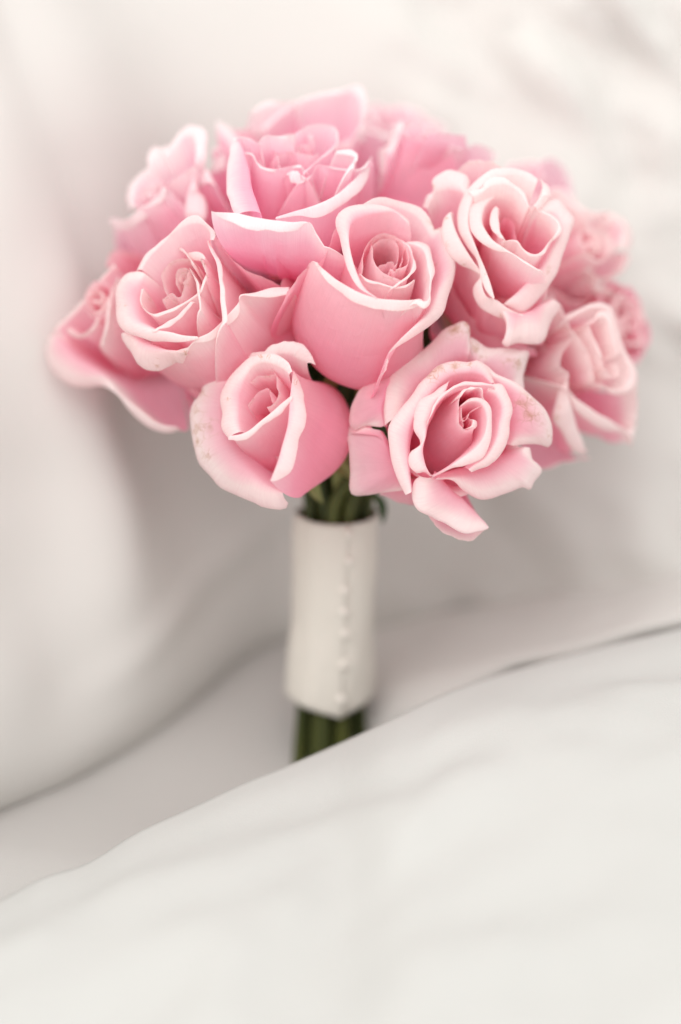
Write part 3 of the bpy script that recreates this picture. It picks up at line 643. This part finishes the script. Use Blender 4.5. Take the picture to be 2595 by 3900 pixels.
for q in range(5):
    O.ring(72 * q + 30, 48, 1.75, 5.0, 6, 0.3, 0.1)

Lr = rose("right hand rose beyond the large ruffled one, opening toward the right", (1550, 560, 900 / 1568), (1260, 610), -6.5, (0.60, 0.45, 0.66), 5.4, M_ROSE)
Lr.tone = 0.1
Lr.belly(6, 1.9, 3.2, 0); Lr.core(5.2, 0.8)
Lr.petal("1010,290,4.6 1090,350,4.8 1160,430,4.9 1250,470,5.0 1320,470,5.0", 4.9, "1000,265,4.6 1085,325,4.8 1170,400,5.0 1260,445,5.1 1340,440,5.1 1400,480,5.0", 4.9, flare=14, bulge=1.2)
Lr.petal("1010,390,4.9 1100,430,4.9 1180,490,5.0 1220,540,5.0", 4.95, "1000,395,4.7 1100,450,4.7 1190,505,4.8 1225,550,4.9", 4.8, flare=4, bulge=1.2)
Lr.petal("1320,470,5.3 1380,510,5.3 1420,580,5.2 1420,660,5.1", 5.2, "1330,440,5.2 1410,480,5.1 1470,560,4.9 1482,650,4.8 1440,720,4.8", 5.0, flare=18, bulge=1.1)
Lr.petal("1180,640,5.0 1190,740,4.8 1220,820,4.5 1260,900,4.1 1340,960,3.7", 4.5, "1160,640,4.8 1168,760,4.5 1200,840,4.2 1220,930,3.8 1290,990,3.4 1380,1000,3.2", 4.0, flare=8, bulge=1.3, stain="1195,790,30")
Lr.petal("1200,800,4.6 1280,860,4.4 1360,850,4.3 1430,800,4.4 1450,720,4.7", 4.5, "1190,820,4.4 1280,880,4.2 1370,870,4.1 1450,810,4.2 1482,735,4.5", 4.3, flare=10, bulge=1.2)
Lr.petal("1200,520,5.3 1250,560,5.3 1280,640,5.3 1240,720,5.2 1190,700,5.1", 5.2, flare=0, bulge=1.2)
Lr.petal("1280,540,5.3 1350,580,5.3 1370,660,5.2 1320,740,5.1 1260,760,5.0", 5.2, flare=2, bulge=1.2)
Lr.petal("1100,520,3.6 1050,650,3.2 1000,800,2.7 960,950,2.2", 3.0, flare=2, bulge=1.5, pale=-0.2)

K = rose("rose at the lower right edge with a wavy edged left petal and a pale swirl", (1900, 1000, 600 / 1568), (1080, 800), -4.0, (0.48, 0.12, 0.86), 5.0, M_ROSE)
K.tone = 0.14
K.belly(5, 1.7, 2.8, 0)
K.petal("540,390,3.7 600,470,3.7 630,560,3.8 660,660,3.8 690,740,3.9 640,840,3.9 600,920,3.9 600,1030,3.9 660,1100,3.9 680,1180,3.9", 3.8, "560,365,3.7 625,440,3.7 662,540,3.7 702,650,3.8 730,750,3.8 665,850,3.8 632,900,3.8 622,1030,3.8 695,1090,3.8 692,1185,3.8", 3.7, flare=4, bulge=1.5, low=0.03)
K.petal("690,1165,3.9 695,1280,3.8 720,1430,3.6 770,1600,3.3 850,1850,2.9", 3.5, "690,1150,3.9 620,1230,3.6 570,1370,3.4 540,1570,3.1 610,1660,3.0 690,1790,2.8 770,1915,2.6 840,1925,2.5 880,1870,2.6", 3.0, flare=20, bulge=1.3, stain="570,1540,30 600,1440,20")
K.petal("690,1265,4.0 760,1330,3.9 860,1410,3.8 980,1490,3.7 1120,1580,3.5 1290,1690,3.3", 3.7, "692,1280,3.9 770,1440,3.6 870,1560,3.4 1000,1640,3.3 1120,1685,3.2 1210,1700,3.1 1270,1740,3.0 1310,1830,2.8", 3.3, flare=10, bulge=1.4, low=0.03)
K.petal("910,1945,2.2 700,1990,2.1 420,2065,1.9 300,2040,1.8", 2.0, flare=30, bulge=1.2)
K.petal("1320,1790,2.8 1350,1600,3.0 1380,1400,3.2 1390,1250,3.4", 3.1, flare=24, bulge=1.15)
K.petal("700,560,4.4 810,500,4.6 950,460,4.7 1070,490,4.7 1120,580,4.7 1160,760,4.7 1250,950,4.6 1310,1100,4.5 1290,1230,4.4 1200,1260,4.4 1100,1250,4.4 1020,1190,4.4", 4.6, "670,535,4.2 800,470,4.5 950,410,4.6 1100,440,4.6 1160,550,4.6 1210,750,4.5 1300,940,4.4 1372,1100,4.2 1350,1250,4.1 1210,1300,4.1 1100,1290,4.2 1010,1200,4.3", 4.4, flare=14, bulge=1.2)
K.petal("905,640,4.8 930,730,4.8 990,830,4.8 1030,950,4.7 1060,1080,4.6", 4.7, "895,620,4.7 915,740,4.65 975,830,4.6 1020,960,4.55 1050,1100,4.5", 4.6, flare=-2, bulge=1.3)
K.petal("740,690,4.6 800,740,4.6 870,850,4.6 920,980,4.5 960,1150,4.4", 4.5, flare=-2, bulge=1.4)
K.petal("910,600,4.9 1000,540,5.0 1080,580,5.0 1120,700,5.0 1180,900,4.9", 4.95, "900,590,4.8 1000,500,4.9 1110,540,4.9 1150,700,4.8 1210,900,4.8", 4.9, flare=4, bulge=1.2)
K.petal("1060,1050,4.7 1120,1120,4.7 1200,1100,4.7 1180,1000,4.8", 4.7, flare=0, bulge=1.2)

Mr = rose("blurred dark pink rose tucked behind the lower right edge of the bouquet", (1900, 1000, 600 / 1568), (1330, 560), -8.5, (0.72, 0.22, 0.66), 5.0, M_ROSE)
Mr.belly(6, 1.8, 3.4, 0); Mr.core(4.9, 0.8)
Mr.petal("1000,240,4.0 1080,270,4.1 1180,260,4.2 1220,360,4.4 1340,380,4.5 1360,520,4.7", 4.3, flare=8, bulge=1.2, pale=-0.15)
Mr.petal("1340,380,4.6 1370,560,4.7 1370,720,4.7 1400,880,4.4", 4.6, "1350,370,4.4 1385,560,4.5 1395,740,4.4 1420,910,4.1", 4.4, flare=10, bulge=1.2, pale=-0.1)
for q in range(6):
    Mr.ring(60 * q, 46, 1.7, 4.6, 6, 0.2, 0.1, pale=-0.2)
for q in range(4):
    Mr.ring(90 * q + 40, 50, 1.1, 4.9, 2, 0.1, 0.05)

# --- far left rose
E = rose("far left rose, low and blurred, its broad outer petal curled out to the left", (160, 800, 1000 / 1568), (310, 520), -4.5, (-0.55, 0.36, 0.75), 5.4, M_ROSE)
E.belly(5, 1.7, 2.8, 0); E.core(5.3, 0.55)
E.petal("120,740,4.4 150,800,4.3 210,870,4.1 300,930,3.9 390,1000,3.6 470,1090,3.2 590,1190,2.7 700,1270,2.2 800,1290,1.8", 3.4, "52,770,4.0 42,860,3.9 70,960,3.7 145,1035,3.5 260,1062,3.3 375,1060,3.2 450,1100,3.0 520,1185,2.6 620,1285,2.1 740,1328,1.7 830,1312,1.5", 3.0, flare=18, bulge=1.15)
E.petal("430,345,5.2 340,450,5.2 260,560,5.0 180,650,4.8 120,730,4.6", 5.0, "440,310,5.1 410,350,5.1 330,440,5.0 240,560,4.8 150,645,4.6 70,730,4.3", 4.8, flare=14, bulge=1.1)
E.petal("440,430,5.4 410,500,5.4 395,580,5.3 375,700,5.0 350,800,4.6", 5.2, "450,405,5.3 425,500,5.2 408,590,5.1 392,700,4.8 370,820,4.4", 5.0, flare=0, bulge=1.3)
E.petal("250,540,5.4 270,470,5.5 340,420,5.6 400,450,5.5 390,540,5.4", 5.5, flare=2, bulge=1.2)
E.petal("250,590,5.3 290,630,5.3 350,610,5.3 390,560,5.4", 5.3, flare=0, bulge=1.2)
E.petal("170,700,4.9 230,740,4.9 300,700,5.0 330,640,5.1", 5.0, "160,720,4.7 230,770,4.6 310,720,4.8 345,650,5.0", 4.8, flare=6, bulge=1.2)
E.petal("420,240,4.2 380,330,4.4 470,260,4.0", 4.2, flare=10, bulge=1.1, pale=-0.1)
E.petal("830,1130,1.2 900,1150,0.9 930,1200,0.6 880,1290,0.6", 0.9, flare=40, bulge=1.3)

# ------------------------------------------------------------------ stems, sepals, leaves
def disp(x, y, d):                                # coordinates of the photo shown 1568 wide
    k = PXW / 1568
    return to_world(at(x * k, y * k, d))
def bez(P, n):
    P = [np.asarray(p, float) for p in P]
    t = np.linspace(0, 1, n)[:, None]
    return (1 - t) ** 3 * P[0] + 3 * (1 - t) ** 2 * t * P[1] + 3 * (1 - t) * t ** 2 * P[2] + t ** 3 * P[3]

TOP = disp(775, 1180, -9.0)
BOT = TOP + np.array([-0.35, 0.1, -8.6])
FLOOR = BOT + np.array([-0.05, 0.0, 0.0]); FLOOR[2] = 0.9
n_r = len(ROSES)
offs = []
for i in range(n_r):
    rr = 1.5 * math.sqrt((i + 0.35) / n_r); aa = i * 2.39996
    offs.append(np.array([rr * math.cos(aa), rr * math.sin(aa), 0.0]))
free = list(range(n_r))
order = sorted(range(n_r), key=lambda i: -np.linalg.norm((to_world(ROSES[i].B) - TOP)[:2]))
def leaf_mesh(P, wid, parent, mat, name, curl=0.12):
    """pointed blade along a centre line with a raised midrib"""
    P = np.asarray(P, float); n = len(P)
    t = np.linspace(0, 1, n)
    T = unit(np.gradient(P, axis=0))
    side = unit(np.cross(T, np.array([0.15, -0.8, 0.5])))
    nor = np.cross(side, T)
    wv = wid * np.sin(np.pi * np.clip(t * 0.94 + 0.05, 0, 1)) ** 0.8
    cols = []
    for q in np.linspace(-1, 1, 7):
        cols.append(P + side * (wv * q)[:, None] + nor * (curl * wid * (abs(q) ** 1.5) * 1.5 - 0.04 * (q == 0)))
    V = np.stack(cols, 1).reshape(-1, 3)
    return mesh_obj(name, V, grid_faces(n, 7), mat, parent)

for i in order:
    R = ROSES[i]
    Bw = to_world(R.B)
    Aw = R.A[0] * RIGHT + R.A[1] * UP + R.A[2] * TOW
    dirv = (Bw - TOP); dirv[2] = 0
    k = max(free, key=lambda q: offs[q] @ dirv / (np.linalg.norm(dirv) + 1e-6))
    free.remove(k)
    o = offs[k]
    p1 = bez([Bw + Aw * 0.3, Bw - Aw * 2.6, TOP + o * 1.05 + np.array([0, 0, 3.2]), TOP + o], 20)
    p2 = np.vstack([np.linspace(TOP + o, BOT + o * 1.02, 9)[1:], np.linspace(BOT + o * 1.02, FLOOR + o * 1.22, 8)[1:]])
    path = np.vstack([p1, p2])
    V, F = tube(path, 0.29 + 0.03 * math.sin(i * 2.1), 10)
    mesh_obj('stem', V, F, M_STEM, R.obj)
    # hip and five sepals at the neck
    a = np.linspace(0, 2 * np.pi, 14, endpoint=False)
    E1 = R.e1[0] * RIGHT + R.e1[1] * UP + R.e1[2] * TOW
    E2 = R.e2[0] * RIGHT + R.e2[1] * UP + R.e2[2] * TOW
    rows = []
    for t, rr in [(-0.95, 0.27), (-0.7, 0.42), (-0.35, 0.55), (0.0, 0.52), (0.2, 0.35)]:
        rows.append(Bw + Aw * t + rr * (np.cos(a)[:, None] * E1 + np.sin(a)[:, None] * E2))
    mesh_obj('hip', np.vstack(rows), grid_faces(5, 14, True), M_SEPAL, R.obj)
    for q in range(5):
        ang = 2 * math.pi * q / 5 + i
        u = math.cos(ang) * E1 + math.sin(ang) * E2
        L = bez([Bw + u * 0.45, Bw + u * 1.0 - Aw * 0.1, Bw + u * 1.5 - Aw * 0.9, Bw + u * 1.5 - Aw * 2.1], 10)
        leaf_mesh(L, 0.32, R.obj, M_SEPAL, 'sepal')

leaf_mesh(bez([disp(800, 1000, -6.5), disp(830, 930, -5.6), disp(850, 880, -5.2), disp(800, 800, -5)], 14), 1.0, C.obj, M_LEAF, 'leaf')
leaf_mesh(bez([disp(900, 900, -7), disp(930, 840, -6), disp(960, 790, -6), disp(960, 740, -6)], 14), 1.0, J.obj, M_LEAF, 'leaf')
leaf_mesh(bez([disp(850, 1130, -7.5), disp(880, 1150, -7.2), disp(886, 1170, -7.6), disp(880, 1205, -8)], 12), 0.22, J.obj, M_LEAF, 'leaf')
leaf_mesh(bez([disp(806, 1010, -6.6), disp(800, 1050, -6.0), disp(780, 1080, -6.0), disp(768, 1125, -6.2)], 12), 0.30, I.obj, M_SEPAL, 'leaf')

for R_, (x0, y0, d0), (x1, y1, d1) in [(C, (940, 850, -6), (1010, 720, -5)), (H, (930, 860, -7), (1040, 770, -5)), (C, (780, 960, -7), (700, 860, -4.2)), (C, (780, 960, -7), (850, 850, -4)), (D, (730, 940, -8), (620, 800, -5)), (D, (700, 900, -8), (560, 640, -5.5)),
        (H, (900, 900, -8), (1000, 800, -5.0)), (H, (900, 900, -8), (1130, 820, -5)), (I, (770, 1020, -7.5), (690, 900, -5.2)), (J, (860, 1020, -7.5), (830, 900, -5.0)), (K, (950, 980, -8), (1200, 900, -6))]:
    a_, b_ = disp(x0, y0, d0), disp(x1, y1, d1)
    leaf_mesh(bez([a_, a_ * 0.66 + b_ * 0.34 + np.array([0, 0, 0.5]), a_ * 0.33 + b_ * 0.67 + np.array([0, 0, 0.5]), b_], 12), 1.3, R_.obj, M_LEAF, 'leaf')

# ------------------------------------------------------------------ ribbon round the stems
wrap = thing('ribbon_wrap', 'cream satin ribbon wrapped round the green stems and closed with a row of pearl pins', 'ribbon', FLOOR)
na, nz = 96, 40
a0 = math.radians(-90 + 17)                       # the free edge lies a little right of the front
ang = np.linspace(0, 2 * math.pi + 0.75, na)      # wound once and overlapping
zz = np.linspace(0, 1, nz)
V = []
for j, t in enumerate(zz):
    c = BOT * (1 - t) + TOP * t
    for i_, g in enumerate(ang):
        th = a0 - 0.75 + g
        rr = 1.88 + 0.12 * (1 - t) ** 2 + 0.05 * math.sin(math.pi * t * 2.6 + 1)
        rr += 0.10 * min(1, max(0, (g - 5.9) / 0.5))       # the overlap lies proud
        rr += 0.10 * noise.noise(Vector((th * 1.3, t * 4, 3.0))) + 0.035 * noise.noise(Vector((th * 4, t * 14, 9.0)))
        zoff = 0.0
        front = math.exp(-abs(math.atan2(math.sin(th - a0), math.cos(th - a0)) + 0.04) / 0.55)
        zoff -= 0.5 * front * (1 - t) ** 3                # pointed corner at the lower front
        V.append([c[0] + rr * math.cos(th), c[1] + rr * math.sin(th), c[2] + zoff + 0.06 * math.sin(th * 2 + 1) * (1 if j in (0, nz - 1) else 0.5)])
rb = mesh_obj('ribbon', np.array(V), grid_faces(nz, na), M_SATIN, wrap)
sol = rb.modifiers.new('cloth_thickness', 'SOLIDIFY'); sol.thickness = 0.0009; sol.offset = -1
def pin(t, dx, s, par):
    th = a0 - 0.02 + dx
    c = BOT * (1 - t) + TOP * t
    rr = 1.88 + 0.12 * (1 - t) ** 2 + 0.05 * math.sin(math.pi * t * 2.6 + 1) + 0.12
    p = c + np.array([rr * math.cos(th), rr * math.sin(th), 0])
    u = np.array([math.cos(th), math.sin(th), 0]); v = np.array([-math.sin(th), math.cos(th), 0]); w = np.array([0, 0, 1.0])
    V, nr_, nc_ = [], 8, 14
    for r_ in range(nr_):
        ph = math.pi * (r_ + 0.02) / (nr_ - 0.96)
        for c_ in range(nc_):
            q = 2 * math.pi * c_ / nc_
            V.append(p + s * (u * math.cos(ph) * 0.9 + math.sin(ph) * (v * math.cos(q) + w * math.sin(q))))
    mesh_obj('pearl_pin', np.array(V), grid_faces(nr_, nc_, True), M_PEARL, par)
for t, dx, s in [(0.95, 0.0, 0.2), (0.80, 0.04, 0.19), (0.64, -0.04, 0.21), (0.52, -0.03, 0.21), (0.40, 0.03, 0.2), (0.23, 0.0, 0.21), (0.04, -0.02, 0.22)]:
    pin(t, dx, s, wrap)

# ------------------------------------------------------------------ bedding
def smooth(e0, e1, x):
    t = np.clip((x - e0) / (e1 - e0), 0, 1); return t * t * (3 - 2 * t)
def fbm(x, y, z, oct=4):
    return noise.fractal(Vector((x, y, z)), 1.0, 2.0, oct)

def bed_height(x, y):
    return 0.5 * (math.sqrt((0.31 * (y - 5)) ** 2 + 0.6) + 0.31 * (y - 5)) + 0.06 * (math.sqrt((x + 4) ** 2 + 9) - (x + 4))
# the bed, rising toward the cushions
nx, ny = 90, 90
xs = np.linspace(-70, 70, nx); ys = np.linspace(-75, 70, ny)
V = [[x, y, -0.6 * max(0, -4 - y) + bed_height(x, min(y, 45)) - 0.15 + 0.35 * fbm(x * 0.07, y * 0.07, 1.0)] for y in ys for x in xs]
bed = mesh_obj('bed_sheet', np.array(V), grid_faces(ny, nx), M_BED)
bed['kind'] = 'structure'
bed['label'] = 'white bed sheet lying flat under the bouquet'

# sheet drawn up over the cushions behind
def backdrop():
    base = spline([[-60, -55, 0], [-38, -34, 0], [-23, -12, 0], [-15.2, 2, 0], [-9, 10, 0], [-3.2, 18, 0], [4, 18.5, 0], [16, 17.5, 0], [34, 17, 0], [70, 15, 0]], 260)
    for b in base:
        b[2] = bed_height(b[0], b[1]) - 0.4
    tan = unit(np.gradient(base, axis=0))
    nor = np.stack([tan[:, 1], -tan[:, 0], np.zeros(len(base))], 1)      # toward the viewer
    nt = 120
    V = []
    for j in range(nt):
        t = (j / (nt - 1)) ** 1.3 * 62.0                               # height up the cloth
        for i in range(len(base)):
            b = base[i]; s = i / (len(base) - 1)
            x = b[0]
            # cushion profile: rounded foot, then leaning back
            back = 0.10 * t + 0.004 * t * t - 2.2 * (1 - math.exp(-t / 2.2)) * math.exp(-t / 9.0)
            f = 0.0
            # long soft folds on the left
            f += 0.3 * math.exp(-((x + 17.0 + 0.10 * (t - 6)) / 1.7) ** 2) * smooth(2, 9, t) * (1 - 0.8 * smooth(13, 22, t))
            f += 0.8 * math.exp(-((x + 10.5 - 0.05 * t) / 1.3) ** 2) * smooth(4, 12, t) * (1 - smooth(16, 30, t))
            f += 0.25 * math.exp(-((t - 4.2 - 0.33 * (x + 12)) / 1.0) ** 2) * smooth(-14, -9, x) * (1 - smooth(2, 8, x))
            f += 0.28 * math.sin(x * 1.15 + 0.06 * t + 1.4 * fbm(x * 0.12, t * 0.04, 21.0, 2)) * (1 - smooth(-6, 0, x)) * smooth(1, 6, t)
            # rumpled cotton on the right and upper right
            k = smooth(-2, 10, x) * (0.4 + 0.8 * smooth(10, 26, t))
            f += k * (3.4 * fbm(x * 0.10 + 3, t * 0.10 + x * 0.05, 4.0, 3) + 1.8 * abs(fbm(x * 0.16 + t * 0.05, t * 0.20 + x * .09, 8.0, 4)))
            f += (0.7 + 0.3 * k) * fbm(x * 0.07 + t * 0.03, t * 0.06 - x * 0.02, 12.0, 3)
            p = b - nor[i] * back + nor[i] * f
            V.append([p[0], p[1], b[2] + t * 0.97])
    return mesh_obj('draped_sheet', np.array(V), grid_faces(nt, len(base)), M_SHEET)
tag(backdrop(), 'large white cotton sheet draped in soft folds behind the pink bouquet', 'sheet')

def ridge_cloth(name, pts, front, depth_back, rise, seed, wr, mat, thick_front=60.0, n=150, m=90):
    """puffy bedding: a ridge line seen as its far edge, running forward to the viewer and down behind"""
    R_ = spline([disp(x, y, d) for x, y, d in pts], n)
    V = []
    for j in range(m):
        q = j / (m - 1)
        if q < 0.3:                                       # behind the ridge, falling to the bed
            g = 1 - q / 0.3
            for i in range(n):
                r = R_[i]; zt = r[2]
                a = g * math.pi / 2
                V.append([r[0], r[1] + depth_back * math.sin(a), zt - (zt + 0.6) * (1 - math.cos(a))])
        else:
            g = ((q - 0.3) / 0.7) ** 1.25
            for i in range(n):
                r = R_[i]
                t = g * thick_front
                z = r[2] + rise * (1 - math.exp(-t / 7.0)) * 1.0
                z += front(r[0], t)
                w = wr * smooth(1.0, 6, t)
                z += w * fbm(r[0] * 0.10 + t * 0.05, t * 0.13 - r[0] * 0.05, seed, 3)
                u_ = t * 0.55 - r[0] * 0.12 + 1.6 * fbm(r[0] * 0.05, t * 0.05, seed + 5, 2)
                z += 0.26 * w * math.sin(u_ * 1.9) * (0.5 + fbm(r[0] * 0.08, t * 0.08, seed + 9, 2))
                V.append([r[0], r[1] - t, z])
    return mesh_obj(name, np.array(V), grid_faces(m, n), mat)

duvet = ridge_cloth('duvet', [(-700, 2362, 12), (-300, 2232, 8), (0, 2104, 4), (100, 2050, 3), (200, 2017, 2), (320, 1944, 0.5), (450, 1884, -1), (560, 1832, -2), (660, 1792, -3), (780, 1740, -4), (900, 1685, -3.2), (1050, 1614, -4.7), (1300, 1539, -6.2), (1568, 1474, -7.2), (1900, 1392, -10), (2400, 1372, -12)],
    lambda x, t: -0.30 * (math.sqrt((t - 4) ** 2 + 9) + t - 9) * 0.5, 2.4, 0.25, 2.0, 0.8, M_DUVET)
tag(duvet, 'thick white duvet rising to the right in the foreground, hiding the foot of the stems', 'duvet')
def rolled_hem(pts, n=140, m=36):
    R_ = spline([disp(x, y, d) for x, y, d in pts], n)
    V = []
    for j in range(m):
        q = j / (m - 1)
        for i in range(n):
            r = R_[i]
            rad = 0.42 + 1.2 * (1 - smooth(3.5, 8.5, r[0])) + 0.10 * fbm(r[0] * 0.2, 0.0, 3.0, 2)
            if q < 0.3:                                   # running back and up against the cushion
                g = 1 - q / 0.3
                V.append([r[0], r[1] + 7.0 * g, r[2] + 0.5 * g + 0.2 * fbm(r[0] * 0.2, g * 2, 5.0, 2)])
            elif q < 0.75:                                # turned over
                a = (q - 0.3) / 0.45 * math.pi
                V.append([r[0], r[1] - rad * 1.6 * math.sin(a), r[2] - rad * (1 - math.cos(a))])
            else:                                         # and tucked back under
                g = (q - 0.75) / 0.25
                V.append([r[0], r[1] + 6.0 * g, r[2] - 2 * rad - 1.2 * g])
    return mesh_obj('sheet_fold', np.array(V), grid_faces(m, n), M_SHEET)
fold = rolled_hem([(770, 1640, -14.0), (830, 1592, -14.2), (880, 1566, -14.0), (960, 1545, -13.6), (1100, 1518, -13.2), (1250, 1490, -13.0), (1400, 1450, -13.0), (1568, 1402, -13.0), (1900, 1330, -13.0), (2400, 1260, -13.0)])
tag(fold, 'turned back edge of white sheet beyond the duvet on the right', 'sheet')

for o in list(bpy.data.objects):
    if '_at' in o:
        del o['_at']
